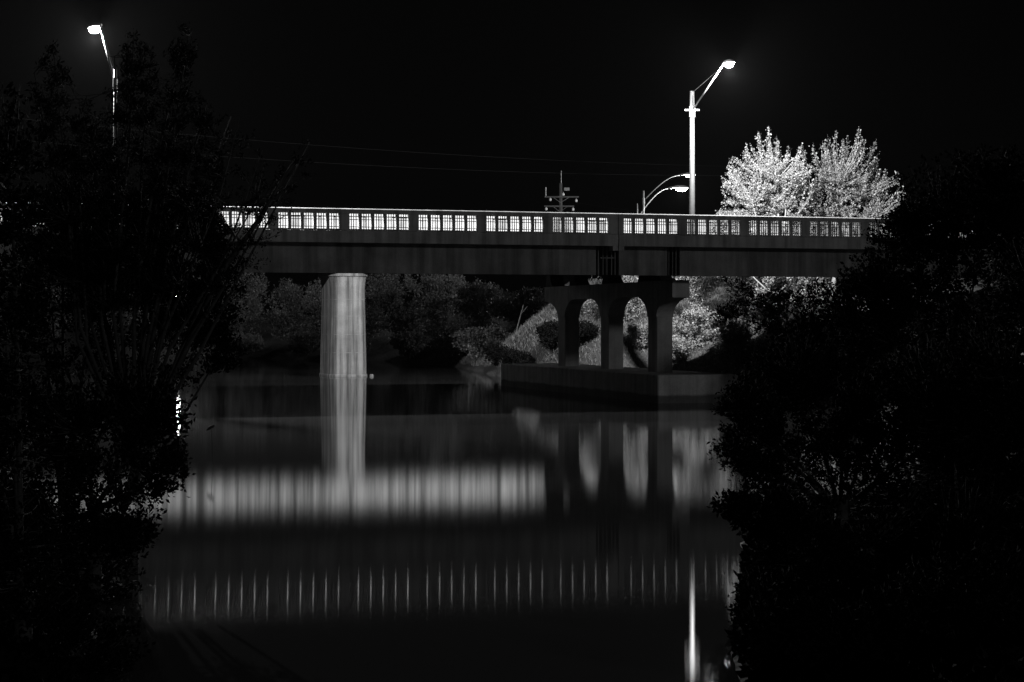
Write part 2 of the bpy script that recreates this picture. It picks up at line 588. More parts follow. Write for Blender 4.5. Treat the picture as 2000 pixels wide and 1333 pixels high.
MB().rings([stadium(9.15, 11.63, 0.12, 5.6, z, 0.13) for z in (6.582, 6.79)]).build('pier_capital', M['pale'], pier)
MB().rings([stadium(9.15, 11.63, 0.12, 5.6, z, g) for z, g in ((-0.6, 0.06), (0.10, 0.06), (0.15, 0.02))]).build('base_ring', M['pale'], pier)
for z in (1.55, 2.75, 3.95, 5.05):
    g = np.interp(z, [l[0] for l in levels], [l[1] for l in levels])
    MB().rings([stadium(9.15, 11.63, 0.12, 5.6, zz, g + 0.006) for zz in (z, z + 0.022)]).build('joint_line', M['girder'], pier)
MB().cbox(11.69, 11.9, 0.35, 0.7, -0.3, 0.14, 0.05).build('mooring_block', M['pale'], pier)

# ---------------------------------------------------------------- street lamps
def lamp_light(loc, power, radius=0.16):
    l = bpy.data.lights.new('lamp_glow', 'POINT')
    l.energy = power
    l.shadow_soft_size = radius
    o = bpy.data.objects.new('lamp_glow', l)
    col.objects.link(o)
    o.location = loc
    return o

def lamp_head(root, loc, direction, size=1.0):
    """cobra head pointing along direction (horizontal unit vector), loc = mounting end; root-local coordinates"""
    d = Vector(direction).normalized()
    w = d.cross(Vector((0, 0, 1))).normalized()
    def ring(k, hw, z0, z1):
        c = Vector(loc) + d * k * size
        pts = []
        for i in range(12):
            a = 2 * math.pi * i / 12
            zz = (z1 if math.sin(a) > 0 else -z0) * abs(math.sin(a))
            pts.append(c + w * hw * math.cos(a) * size + Vector((0, 0, zz * size)))
        return pts
    h = MB().rings([ring(-0.1, 0.05, 0.05, 0.05), ring(0.15, 0.10, 0.05, 0.10), ring(0.4, 0.19, 0.03, 0.16),
                    ring(0.75, 0.21, 0.02, 0.15), ring(0.98, 0.12, 0.02, 0.08), ring(1.03, 0.05, 0.01, 0.04)]).build('lamp_head', M['housing'], root, smooth=True)
    c = Vector(loc) + d * 0.62 * size
    rr_ = []
    for z, k in ((-0.035, 1.0), (-0.10, 0.95), (-0.16, 0.7), (-0.185, 0.3)):
        rr_.append([c + (d * 0.32 * math.cos(2 * math.pi * i / 14) + w * 0.18 * math.sin(2 * math.pi * i / 14)) * k * size + Vector((0, 0, z * size)) for i in range(14)])
    MB().rings(rr_).build('lens', M['lens'], h, smooth=True)
    return c + Vector((0, 0, -0.36 * size))

def street_lamp(label, base, pole_h, pole_r, arm_from, arm_vec, power, curved=False, size=1.0, mat='pole', crosspiece=False):
    """arm_vec: from the pole to the lamp head, in world axes"""
    root = empty('street_lamp', base)
    tag(root, label, 'street lamp', 'street lamps along the bridge road')
    av = Vector(arm_vec)
    MB().tube([(0, 0, -0.3), (0, 0, pole_h * 0.5), (0, 0, pole_h)], [pole_r * 1.15, pole_r, pole_r * 0.82], 14).build('pole', M[mat], root, smooth=True)
    MB().cbox(-pole_r * 2.2, pole_r * 2.2, -pole_r * 2.2, pole_r * 2.2, -0.2, 0.06, 0.02).build('base_plate', M['galv'], root)
    a0 = Vector((0, 0, arm_from))
    hd = Vector((av.x, av.y, 0)).normalized()
    if curved:
        pts = []
        for i in range(13):
            u = i / 12
            pts.append(a0 + Vector((av.x, av.y, 0)) * u + Vector((0, 0, av.z * math.sin(u * math.pi / 2))))
    else:
        pts = [a0, a0 + av * 0.5, a0 + av]
    MB().tube(pts, 0.034 * size, 8).build('arm', M['galv'], root, smooth=True)
    MB().tube([a0 + Vector((0, 0, -0.35)), a0 + Vector((0, 0, 0.25))], pole_r * 1.18, 12).build('bracket', M['galv'], root)
    if not curved:
        MB().tube([Vector((0, 0, pole_h - 0.1)), a0 + av * 0.96], 0.012, 5).build('stay', M['galv'], root)
    if crosspiece:
        MB().cbox(-0.42, 0.42, -0.06, 0.06, pole_h - 1.1, pole_h - 1.0, 0.02).build('cross_piece', M[mat], root)
    lp = lamp_head(root, a0 + av, hd, size)
    lo = lamp_light(lp, power)
    lo.parent = root
    return root

deck = Z_DECK + 0.14
# tall pale pole on the far footpath, arm reaching back over the road
pb_ = bw(24.77, 20.2, deck)
hd_ = bw(24.77, 15.9, 17.35)
street_lamp('tall pale lamp post with raised arm beside the bright leafy trees', pb_, 16.45 - deck, 0.15,
            15.35 - deck, (hd_ - Vector((pb_.x, pb_.y, 15.35))), 52000, size=1.25, crosspiece=True)
# lamp among the foreground foliage at the left
pb_ = Vector((-16.70, 78.45, deck))
hd_ = Vector((-17.75, 80.3, 16.35))
street_lamp('lamp post rising through the dark foliage at the left', pb_, 14.2 - deck, 0.085, 13.6 - deck,
            (hd_ - Vector((pb_.x, pb_.y, 13.6))), 52000, size=1.25)

# far street lamps on the road beyond
def far_lamp(label, x, y, lamp_dx, lamp_z, h, power, am, size=1.25):
    z0 = gz(x, y)
    street_lamp(label, (x, y, z0), h, 0.10, am - z0, (lamp_dx, -0.6, lamp_z - am), power, curved=True, size=size, mat='galv')
far_lamp('distant lamp post whose glaring lamp hangs just above the parapet', 0.0673 * 190, 190, 3.3, 17.2, 8.6, 9000, 14.2, 1.8)
far_lamp('distant lamp post with long curved arm left of the tall pole', 0.0706 * 165, 165, 3.3, 16.55, 16.6 - 1.4 - gz(0.0706 * 165, 165) , 4000, 14.3)

# ---------------------------------------------------------------- utility pole and wires
ux, uy = 0.0261 * 180, 180.0
uz = gz(ux, uy)
UP = empty('utility_pole', (ux, uy, uz))
tag(UP, 'timber utility pole with two cross arms and insulators above the parapet', 'utility pole')
H = 17.6 - uz
MB().tube([(0, 0, -0.5), (0, 0, H * 0.5), (0, 0, H - 0.6)], [0.2, 0.17, 0.14], 12).build('pole', M['wood'], UP, smooth=True)
MB().tube([(0.05, 0, H - 0.7), (0.05, 0, H + 0.6)], 0.035, 6).build('top_pin', M['galv'], UP)
for zc, l0, l1 in ((H - 1.95, -1.55, 1.75), (H - 2.85, -1.6, 1.3)):
    arm = MB().cbox(l0, l1, -0.24, -0.12, zc - 0.07, zc + 0.07, 0.01).build('cross_arm', M['wood'], UP)
    MB().tube([(l0 * 0.45, -0.12, zc - 0.05), (0, -0.16, zc - 0.55)], 0.02, 5).build('brace', M['galv'], arm)
    MB().tube([(l1 * 0.45, -0.12, zc - 0.05), (0, -0.16, zc - 0.55)], 0.02, 5).build('brace', M['galv'], arm)
for x, z in ((-1.4, H - 2.9), (1.2, H - 2.95), (-1.0, H - 2.0), (1.5, H - 2.1), (0.25, H - 1.5)):
    MB().tube([(x, -0.18, z + 0.02), (x, -0.18, z - 0.08), (x, -0.18, z - 0.1), (x, -0.18, z - 0.28), (x, -0.18, z - 0.36)], [0.03, 0.04, 0.11, 0.12, 0.05], 10).build('insulator', M['ceramic'], UP, smooth=True)
MB().tube([(-1.45, -0.18, H - 1.9), (-1.45, -0.18, H - 1.0)], 0.05, 6).build('fuse_rod', M['galv'], UP)
MB().cbox(0.3, 0.85, -0.42, -0.15, H - 1.35, H - 1.05, 0.03).build('switch_box', M['galv'], UP)

def wire(a, c, sag, label, r=0.012):
    a, c = Vector(a), Vector(c)
    pts = [a.lerp(c, i / 24) - Vector((0, 0, sag * 4 * (i / 24) * (1 - i / 24))) for i in range(25)]
    o = MB().tube(pts, r, 4).build('overhead_wire', M['wire'])
    tag(o, label, 'wire', 'overhead wires')
tp = bw(24.77, 20.2, 15.5)
wire((ux + 1.5, uy - 0.2, uz + H - 2.5), (34, 150, 13.0), 1.2, 'lower overhead wire running right from the utility pole', 0.006)
wire((ux + 1.2, uy - 0.2, uz + H - 3.3), (34, 148, 12.0), 1.0, 'sagging overhead wire just above the parapet behind the lamp post', 0.006)
wire((-34, 95, 14.9), (26, 138, 15.0), 0.9, 'upper faint overhead wire across the dark sky at left', 0.004)
wire((-34, 94, 13.6), (26, 136, 14.4), 1.0, 'lower faint overhead wire across the dark sky at left', 0.004)

# ---------------------------------------------------------------- vegetation
def unit(a):
    return a / np.maximum(np.linalg.norm(a, axis=-1, keepdims=True), 1e-9)

def leaf_mesh(name, P, D, size, width, mat, rs, fold=0.25):
    """diamond leaves: P base points, D directions, size (n,) lengths"""
    n = len(P)
    D = unit(D)
    side = unit(np.cross(D, unit(rs.normal(size=(n, 3)))))
    nrm = np.cross(side, D)
    L = size[:, None]
    v = np.empty((n, 4, 3))
    v[:, 0] = P
    v[:, 1] = P + D * L * 0.48 + side * L * width * 0.5 + nrm * L * fold * 0.3
    v[:, 2] = P + D * L - nrm * L * 0.08
    v[:, 3] = P + D * L * 0.48 - side * L * width * 0.5 + nrm * L * fold * 0.3
    return fast_mesh(name, v.reshape(-1, 3), np.arange(4 * n).reshape(n, 4), mat)

def twig_mesh(name, paths, r0, r1, mat, sides=3):
    """paths (n,k,3)"""
    n, k, _ = paths.shape
    T = unit(np.gradient(paths, axis=1))
    ref = np.array([0.31, 0.52, 0.79])
    A = unit(np.cross(T, ref))
    C = np.cross(T, A)
    rad = np.linspace(1, 0, k)[None, :, None] * (np.asarray(r0)[:, None, None] - r1) + r1
    ring = []
    for j in range(sides):
        a = 2 * math.pi * j / sides
        ring.append(paths + (A * math.cos(a) + C * math.sin(a)) * rad)
    V = np.stack(ring, 2)                      # n,k,sides,3
    idx = np.arange(n * k * sides).reshape(n, k, sides)
    nxt = np.roll(idx, -1, axis=2)
    F = np.stack([idx[:, :-1], nxt[:, :-1], nxt[:, 1:], idx[:, 1:]], -1).reshape(-1, 4)
    return fast_mesh(name, V.reshape(-1, 3), F, mat)

def curve_pts(a, c, bend, n=7):
    a, c = Vector(a), Vector(c)
    mid = (a + c) / 2 + Vector(bend)
    return [(a * (1 - u) ** 2 + mid * 2 * u * (1 - u) + c * u * u) for u in [i / (n - 1) for i in range(n)]]

def plant(name, label, cat, group, base, limbs, clusters, leaf, bark, leaf_size, per_twig, seed,
          up=0.3, out=0.5, width=0.5, twig_r=0.012, leaf_up=0.2, leaf_range=(0.35, 1.0), shell=0.5, lean=(0, 0, 0)):
    """limbs: list of (points, r0, r1) in local coordinates, the first one the trunk;
    clusters: (centre, radii, twigs): twigs grow from the nearest limb to points spread through each cluster"""
    rs = np.random.default_rng(seed)
    root = empty(name, base)
    tag(root, label, cat, group)
    tb = MB()
    samples = []
    for pts, r0, r1 in limbs:
        k = len(pts)
        tb.tube(pts, [r0 + (r1 - r0) * i / (k - 1) for i in range(k)], 8)
        for i in range(k - 1):
            for u in (0, 0.33, 0.66):
                samples.append(Vector(pts[i]).lerp(Vector(pts[i + 1]), u))
        samples.append(Vector(pts[-1]))
    tb.build('trunk', bark, root, smooth=True)
    S = np.array([tuple(p) for p in samples])
    tips = []
    for c, r, nt_ in clusters:
        d = unit(rs.normal(size=(nt_, 3)))
        q = rs.random((nt_, 1)) ** (1 / 3)
        q = q * (1 - shell) + shell * np.sqrt(q)
        tips.append(np.array(c) + d * q * np.array(r))
    tips = np.concatenate(tips)
    # nearest limb point, preferring one below the tip
    diff = tips[:, None, :] - S[None]
    cost = np.linalg.norm(diff, axis=2) + np.maximum(0, -diff[:, :, 2]) * 1.5
    st = S[np.argmin(cost, 1)] + rs.normal(size=tips.shape) * 0.04
    ln = np.linalg.norm(tips - st, axis=1)
    outv = (tips - st) * np.array([1, 1, 0.2])
    ctrl = (st + tips) / 2 + outv * 0.25 * out - np.array([0, 0, 1]) * (ln[:, None] * 0.25 * up) + rs.normal(size=tips.shape) * ln[:, None] * 0.08
    u = np.linspace(0, 1, 7)[None, :, None]
    paths = st[:, None] * (1 - u) ** 2 + ctrl[:, None] * 2 * u * (1 - u) + tips[:, None] * u ** 2
    link('twigs', twig_mesh('twigs', paths, np.clip(ln * twig_r, 0.006, 0.06), 0.003, bark), None, root)['kind'] = 'stuff'
    n = len(tips)
    uu = leaf_range[0] + (leaf_range[1] - leaf_range[0]) * rs.random((n, per_twig)) ** 0.8
    U3 = uu[..., None]
    pos = st[:, None] * (1 - U3) ** 2 + ctrl[:, None] * 2 * U3 * (1 - U3) + tips[:, None] * U3 ** 2
    tan = unit((tips - ctrl)[:, None] * U3 + (ctrl - st)[:, None] * (1 - U3))
    pos = pos + rs.normal(size=pos.shape) * leaf_size * 0.55
    D = tan * 0.5 + unit(rs.normal(size=pos.shape)) * 0.9 + np.array([0, 0, leaf_up]) + np.array(lean)
    sz = leaf_size * (0.55 + 0.8 * rs.random(n * per_twig))
    link('crown', leaf_mesh('crown', pos.reshape(-1, 3), D.reshape(-1, 3), sz, width, leaf, rs), None, root)['kind'] = 'stuff'
    return root

# --- two bright plane trees beyond the bridge, lit by the tall lamp
def lit_tree(label, base, height, spread, seed, clusters, lean=0.0):
    rs = random.Random(seed)
    limbs = [([Vector((0, 0, -0.4)), Vector((0.03, 0, height * 0.16)), Vector((0.1 + lean, 0.05, height * 0.34))], 0.17, 0.13)]
    fork = Vector((0.1 + lean, 0.05, height * 0.34))
    for k in range(7):
        a = 2 * math.pi * k / 7 + rs.uniform(-0.3, 0.3)
        e = Vector((math.cos(a) * spread * rs.uniform(0.4, 0.75), math.sin(a) * spread * rs.uniform(0.35, 0.6), height * rs.uniform(0.6, 0.85)))
        limbs.append((curve_pts(fork, e, (e.x * 0.12, e.y * 0.12, -0.3)), 0.085, 0.03))
    limbs.append((curve_pts(fork, (lean * 1.5 + 0.2, 0, height * 0.9), (0.2, 0, 0)), 0.1, 0.03))
    for k in range(4):
        a = 2 * math.pi * k / 4 + rs.uniform(-0.5, 0.5)
        e = Vector((math.cos(a) * spread * 0.8, math.sin(a) * spread * 0.7, height * rs.uniform(0.3, 0.45)))
        limbs.append((curve_pts((0.03, 0, height * 0.2), e, (0, 0, -0.1)), 0.06, 0.02))
    return plant('plane_tree', label, 'tree', 'lit trees beyond the bridge', base, limbs, clusters, M['leaf_lit'], M['bark_pale'],
                 0.12, 34, seed, up=0.7, out=0.9, width=0.7, twig_r=0.009, leaf_up=0.15, leaf_range=(0.25, 1.0), shell=0.2)

def shoots(cx, cz, w, n, h0, h1, seed, y=0.0, dy=1.6):
    """upright leafy leaders forming the ragged top: thin tall clusters"""
    rs = random.Random(seed)
    out = []
    for i in range(n):
        x = cx - w + 2 * w * (i + rs.uniform(-0.3, 0.3)) / max(1, n - 1)
        edge = 1 - ((x - cx) / (w * 1.15)) ** 2 * 0.75
        z = cz + rs.uniform(h0, h1) * edge
        out.append(((x, y + rs.uniform(-dy, dy), z), (0.12, 0.12, 0.8), 6))
    return out

TY = 112.0
def txp(px, d=TY):
    return (px - 1000) / 3640 * d
b1x = txp(1512)
b1z = gz(b1x, TY)
cl = [((-0.9, 0, 6.0), (1.9, 1.6, 1.9), 110), ((0.2, 0, 7.0), (1.6, 1.4, 1.8), 90), ((-2.0, 0, 5.0), (1.2, 1.3, 1.1), 60),
      ((0.6, 0.2, 4.9), (1.4, 1.4, 1.2), 50), ((-2.6, 0, 3.5), (1.3, 1.2, 0.8), 70), ((-3.7, -0.2, 2.7), (0.9, 0.9, 0.8), 50),
      ((-0.6, -0.6, 3.2), (1.3, 0.9, 0.6), 30), ((-2.9, 0, 2.0), (1.6, 1.0, 0.8), 60), ((0.9, -0.3, 3.4), (0.7, 0.8, 0.8), 25),
      ((-3.4, 0, 1.9), (1.0, 0.9, 0.8), 45), ((-4.0, 0, 3.2), (0.8, 0.8, 0.7), 45), ((-3.2, 0, 4.0), (0.9, 0.8, 0.7), 40), ((-4.5, 0, 2.5), (0.6, 0.7, 0.5), 25), ((-1.0, -0.2, 1.9), (2.2, 1.0, 0.7), 70), ((-3.1, 0, 4.4), (0.8, 0.8, 0.7), 30), ((0.8, 0, 1.9), (1.0, 1.0, 0.7), 40)]
cl = [((x, y, z + 6.55 - b1z), r, n) for (x, y, z), r, n in [((c[0], c[1], c[2] - 1.2), r, n) for c, r, n in cl]]
cl += [((x, y, z + 6.55 - b1z), r, n) for (x, y, z), r, n in shoots(-0.5, 4.4, 2.6, 26, 1.2, 3.9, 3)]
lit_tree('brightest leafy tree nearest the tall lamp post, forked pale trunk', (b1x, TY, b1z), 13.2 - b1z, 2.6, 11, cl)
b2x = txp(1628, TY + 3)
b2z = gz(b2x, TY + 3)
cl = [((-0.9, 0, 4.6), (1.5, 1.5, 2.0), 90), ((0.9, 0, 5.2), (1.4, 1.4, 1.8), 80), ((2.6, 0.3, 4.7), (1.2, 1.3, 2.0), 70),
      ((0.2, 0, 3.2), (2.0, 1.3, 1.0), 60), ((2.3, 0, 2.4), (1.6, 1.2, 1.0), 55), ((-1.3, 0, 1.8), (1.2, 1.0, 0.8), 35), ((-2.2, 0.2, 3.9), (1.0, 1.2, 1.6), 50),
      ((1.0, -0.3, 1.0), (2.0, 1.0, 0.8), 50), ((3.3, 0, 1.0), (1.0, 1.0, 0.8), 40), ((-0.6, 0, 0.9), (1.8, 1.0, 0.8), 60)]
cl = [((x, y, z + 6.6 - b2z), r, n) for (x, y, z), r, n in cl]
cl += [((x, y, z + 6.6 - b2z), r, n) for (x, y, z), r, n in shoots(0.5, 4.4, 3.6, 32, 1.2, 4.0, 5)]
lit_tree('dimmer leafy tree right of the brightest one, top ragged with shoots', (b2x, TY + 3, b2z), 13.0 - b2z, 3.0, 12, cl)

# --- bushes and small trees on the far bank, seen under the bridges
def bush(label, x, y, w, h, seed, leaf, group, n=None, leaf_size=0.16, dens=1.0, name='bank_bush', bark='bark', shape=None):
    z = gz(x, y) - 0.05
    rs = random.Random(seed)
    limbs = [([Vector((0, 0, -0.2)), Vector((0, 0, h * 0.15)), Vector((rs.uniform(-0.1, 0.1), 0, h * 0.3))], 0.07, 0.05)]
    for k in range(6):
        a = 2 * math.pi * k / 6 + rs.uniform(-0.4, 0.4)
        limbs.append((curve_pts((0, 0, h * 0.2), (math.cos(a) * w * 0.55, math.sin(a) * w * 0.5, h * rs.uniform(0.4, 0.8)), (0, 0, -0.1)), 0.04, 0.015))
    cl = []
    for k in range(7):
        a = rs.uniform(0, 2 * math.pi)
        q = rs.uniform(0.1, 0.62)
        cl.append(((math.cos(a) * w * q, math.sin(a) * w * q, h * rs.uniform(0.2, 0.82)), (w * 0.42, w * 0.42, h * rs.uniform(0.13, 0.2)), int(26 * dens)))
    cl.append(((0, 0, h * 0.45), (w * 0.8, w * 0.8, h * 0.42), int(50 * dens)))
    return plant(name, label, 'bush', group, (x, y, z), limbs, cl, leaf, M[bark], leaf_size, 14, seed, up=0.3, out=0.6, width=0.5, twig_r=0.012)

g1 = 'bushes on the lamp lit bank behind the arched bent'
lit_bushes = [
    ('pale lit bush right beside the nearest column of the bent', 10.9, 112.2, 1.7, 3.0, 21),
    ('pale lit bush low against the right end of the pile cap', 12.7, 109.8, 1.8, 2.6, 22),
    ('tall lit bush close under the deck right of the bent cap', 11.6, 115.5, 2.0, 6.4, 23),
    ('lit bush under the deck edge near the right foliage', 17.2, 112.5, 2.4, 5.6, 24),
    ('lit bush framed in the nearest arch of the bent', 7.4, 118.0, 1.7, 4.6, 25),
    ('small lit bush at the foot of the nearest arch', 8.0, 113.6, 1.2, 1.6, 26),
    ('high lit bush topmost under the deck at the right', 14.6, 115.0, 2.4, 6.0, 27),
    ('lit bush behind the middle column of the bent', 5.2, 119.0, 1.5, 2.8, 28),
    ('round lit bush between the pile cap and the dark shaded tree', 15.4, 109.6, 1.9, 5.6, 29),
    ('low feathery lit bush behind the near corner of the pile cap', 9.6, 111.2, 1.3, 1.9, 30),
]
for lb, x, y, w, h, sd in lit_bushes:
    bush(lb, x, y, w, h, sd, M['leaf_bank_lit'], g1, leaf_size=0.14, dens=2.2)
# unlit growth in the shade under the near deck
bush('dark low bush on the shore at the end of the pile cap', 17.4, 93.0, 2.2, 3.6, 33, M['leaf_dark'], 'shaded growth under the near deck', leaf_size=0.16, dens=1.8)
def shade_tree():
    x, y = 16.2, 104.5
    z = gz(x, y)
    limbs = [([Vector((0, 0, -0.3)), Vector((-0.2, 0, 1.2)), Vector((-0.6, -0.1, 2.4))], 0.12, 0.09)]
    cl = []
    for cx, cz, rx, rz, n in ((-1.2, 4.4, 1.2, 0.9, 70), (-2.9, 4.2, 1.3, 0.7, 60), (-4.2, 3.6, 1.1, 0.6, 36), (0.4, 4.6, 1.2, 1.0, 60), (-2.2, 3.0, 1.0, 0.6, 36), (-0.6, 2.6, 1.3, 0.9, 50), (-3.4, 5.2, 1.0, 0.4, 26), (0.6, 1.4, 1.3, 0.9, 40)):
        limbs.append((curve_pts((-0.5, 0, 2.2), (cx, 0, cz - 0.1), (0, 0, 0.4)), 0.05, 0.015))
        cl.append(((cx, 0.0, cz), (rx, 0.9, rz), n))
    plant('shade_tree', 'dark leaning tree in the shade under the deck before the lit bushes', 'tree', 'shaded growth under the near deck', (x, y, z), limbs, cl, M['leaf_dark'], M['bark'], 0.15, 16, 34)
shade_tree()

g3 = 'dark trees and bushes along the far shore'
rs = random.Random(5)
far = []
shore = [(-3, 143), (-7, 156), (-10, 165), (-21, 178), (-32, 190), (-50, 197), (-70, 205)]
spots = [(0.5, 142), (-2.5, 155), (-6.0, 164), (-10, 172), (-14, 177), (-18.5, 182), (-23, 187), (-27.5, 191), (-33, 195), (-38, 197), (-44, 200), (-50, 202), (-57, 205)]
where = ['first from the bent, beside the lit grass', 'second from the bent', 'third from the bent', 'fourth from the bent', 'fifth from the bent',
         'sixth from the bent', 'just right of the rounded pier', 'behind the rounded pier', 'just left of the rounded pier', 'second left of the rounded pier',
         'third left of the rounded pier', 'fourth left of the rounded pier', 'fifth left of the rounded pier']
for i, (x, y) in enumerate(spots):
    h = rs.uniform(6.6, 9.2) if i > 1 else 3.4 + i
    bush('dark leafy bush on the far shore, ' + where[i], x, y + rs.uniform(0, 3), rs.uniform(2.6, 3.8), h, 40 + i, M['leaf_far' if i % 3 else 'leaf_mid'], g3, leaf_size=0.24, dens=2.0)
# low overhanging scrub right at the water's edge
for i, (x, y) in enumerate([(-2.2, 140), (-4.6, 152), (-8.8, 164.5), (-15, 173.5), (-20, 179), (-27, 186)]):
    bush('low scrub overhanging the far water edge, ' + ['nearest the bent', 'second from the bent', 'third from the bent', 'fourth from the bent', 'fifth from the bent', 'beside the rounded pier'][i],
         x, y, rs.uniform(2.4, 3.2), rs.uniform(2.4, 3.4), 60 + i, M['leaf_far'], 'low scrub along the far water edge', leaf_size=0.2, dens=2.0)

# grass on the lit bank
def grass(name, label, x0, x1, y0, y1, n, h, seed, mat='grass', wd=0.09, flat=0.15):
    r_ = np.random.default_rng(seed)
    x = r_.uniform(x0, x1, n * 2)
    y = r_.uniform(y0, y1, n * 2)
    d = signed_dist(x, y)
    k = d > (0.15 if mat == 'grass' else 0.0)
    x, y = x[k][:n], y[k][:n]
    P = np.stack([x, y, np.maximum(ground_z(x, y) - 0.02, 0.01)], 1)
    D = unit(r_.normal(size=P.shape) * np.array([flat * 3, flat * 3, 0.15]) + np.array([0, 0, 1.0]))
    me = leaf_mesh(name, P, D, h * (0.5 + 0.9 * r_.random(len(P))), wd, M[mat], r_)
    tag(link(name, me), label, 'grass', kind='stuff')
grass('bank_grass', 'short rough grass on the lit river bank', -8, 22, 100, 160, 120000, 0.26, 9)

for lb, x, y, w, h, sd in [  # near-black scrub added to stand in for shadow low on the slope
    ('added dark scrub for the shadow on the lower slope left of the far column', 0.6, 118.5, 1.3, 2.0, 36),
    ('added dark scrub for the shadow on the slope just behind the far end of the pile cap', 2.6, 117.5, 1.3, 2.2, 37),
    ('added dark scrub dimming the grass low in the middle arch of the bent', 4.4, 115.6, 1.1, 1.7, 39),
    ('added dark scrub for the shadow by the water left of the pile cap', -0.9, 128.0, 1.5, 1.7, 38)]:
    bush(lb, x, y, w, h, sd, M['leaf_dark'], 'dark scrub standing in for shadow on the lit slope', leaf_size=0.15, dens=2.0)
grass('darkening_cover', 'added dark leaf layer blacking out the near right bank', 1.8, 10, 13, 36, 60000, 0.13, 10, 'leaf_dark', 0.6, 0.5)  # near-black leaf layer added to keep the near banks dark
grass('darkening_cover', 'added dark leaf layer blacking out the near left bank', -11, -3.4, 13, 34, 45000, 0.13, 12, 'leaf_dark', 0.6, 0.5)
# fallen bare trunk leaning on the lit slope behind the bent
x, y = 4.2, 127.0
root = empty('fallen_branch', (x, y, gz(x, y)))
tag(root, 'bare broken branch leaning on the grassy bank behind the bent', 'branch')
MB().tube(curve_pts((0, 0, 0.0), (-2.0, -1.2, 2.2), (0.1, 0, 0.25)), [0.10, 0.10, 0.09, 0.09, 0.08, 0.07, 0.07], 7).build('trunk', M['bark'], root, smooth=True)
MB().tube(curve_pts((-1.0, -0.6, 1.2), (-1.3, -1.0, 0.3), (0.1, 0, 0.1)), 0.03, 5).build('limb', M['bark'], root, smooth=True)
# pale bare sapling
x, y = 0.2, 134.0
root = empty('bare_sapling', (x, y, gz(x, y)))
tag(root, 'thin pale bare stem standing at the top of the lit grass', 'sapling')
MB().tube(curve_pts((0, 0, -0.2), (0.75, 0, 2.6), (-0.05, 0, 0)), [0.05, 0.05, 0.045, 0.04, 0.035, 0.03, 0.02], 6).build('trunk', M['bark_pale'], root, smooth=True)
MB().tube(curve_pts((0.4, 0, 1.5), (0.9, 0.1, 2.1), (0.05, 0, 0)), 0.018, 5).build('limb', M['bark_pale'], root, smooth=True)

# --- foreground, left bank: wispy upright tree and dense bushes
g5 = 'dark foliage of the left foreground'
def fg(px, py, d):
    return np.array([(px - 1000) / 3640 * d, d, CAM_Z - (py - 630) / 3640 * d])

def fg_plant(name, label, cat, group, basepx, d, stems, clusters, seed, leaf_size, per, bark='bark', **kw):
    """positions measured on the bank at distance d, turned into metres round the plant's base"""
    bx = (basepx - 1000) / 3640 * d
    bz = gz(bx, d) - 0.05
    B = np.array([bx, d, bz])
    limbs = []
    for pts, r0, r1 in stems:
        q = [Vector(fg(p[0], p[1], d) - B + np.array([0, p[2] if len(p) > 2 else 0, 0])) for p in pts]
        if len(q) == 2:
            q = curve_pts(q[0], q[1], (0.05, 0, 0.0))
        limbs.append((q, r0, r1))
    limbs.insert(0, ([Vector((0, 0, -0.3)), Vector((0.02, 0, 0.3)), Vector((0.04, 0.02, 0.7))], 0.12, 0.09))
    cl = []
    for (px, py, dy), (rx, ry, rz), n in clusters:
        c = fg(px, py, d) - B + np.array([0, dy, 0])
        k = d / 3640
        cl.append((c, (rx * k, ry, rz * k), n))
    return plant(name, label, cat, group, (bx, d, bz), limbs, cl, M['leaf_dark'], M[bark], leaf_size, per, seed, **kw)

stems = []
rs = random.Random(8)
tops = [(85, 150), (115, 95), (150, 190), (190, 230), (240, 120), (270, 70), (300, 110), (345, 75), (375, 60), (400, 190), (440, 220), (480, 240), (520, 300), (600, 275), (560, 340), (500, 380), (420, 300), (330, 250), (220, 300), (130, 300)]
for x, y in tops:
    bx_ = 250 + (x - 300) * 0.45
    by_ = 640 + rs.uniform(-60, 60)
    stems.append(([(260, 900, 0), (bx_, by_, rs.uniform(-0.6, 0.6)), ((bx_ + x * 2) / 3 - 6, (by_ + y * 1.6) / 2.6, 0), (x, y, rs.uniform(-0.7, 0.7))], 0.035, 0.006))
stems.append(([(260, 900), (440, 520), (505, 430), (555, 345), (580, 310)], 0.05, 0.018))
cl = []
for x, y in tops:
    for k in range(5):
        u = 0.02 + k * 0.17
        bx_ = 250 + (x - 300) * 0.45
        cx = x + (bx_ - x) * u
        cy = y + 30 + (640 - y) * u
        cl.append(((cx, cy, rs.uniform(-0.6, 0.6)), (24 + (26 if x < 430 else 8) * k, 0.5, 42), 30 if x < 430 else 6))
fg_plant('wispy_tree', 'tall wispy dark tree with upright twigs in front of the left lamp', 'tree', g5, 255, 27.0, stems, cl, 71, 0.05, 24,
         up=0.3, out=0.2, width=0.35, twig_r=0.008, leaf_up=0.6, lean=(0.15, 0, 0))

def dense(label, basepx, d, clusters, seed, group, name='foreground_bush', leaf=0.07, per=18, **kw):
    stems = []
    for (px, py, dy), r, n in clusters:
        stems.append(([(basepx, 1000 if d > 22 else 1150), (px, py + r[2] * 0.2, dy)], 0.04, 0.012))
    return fg_plant(name, label, 'bush', group, basepx, d, stems, clusters, seed, leaf, per, **kw)

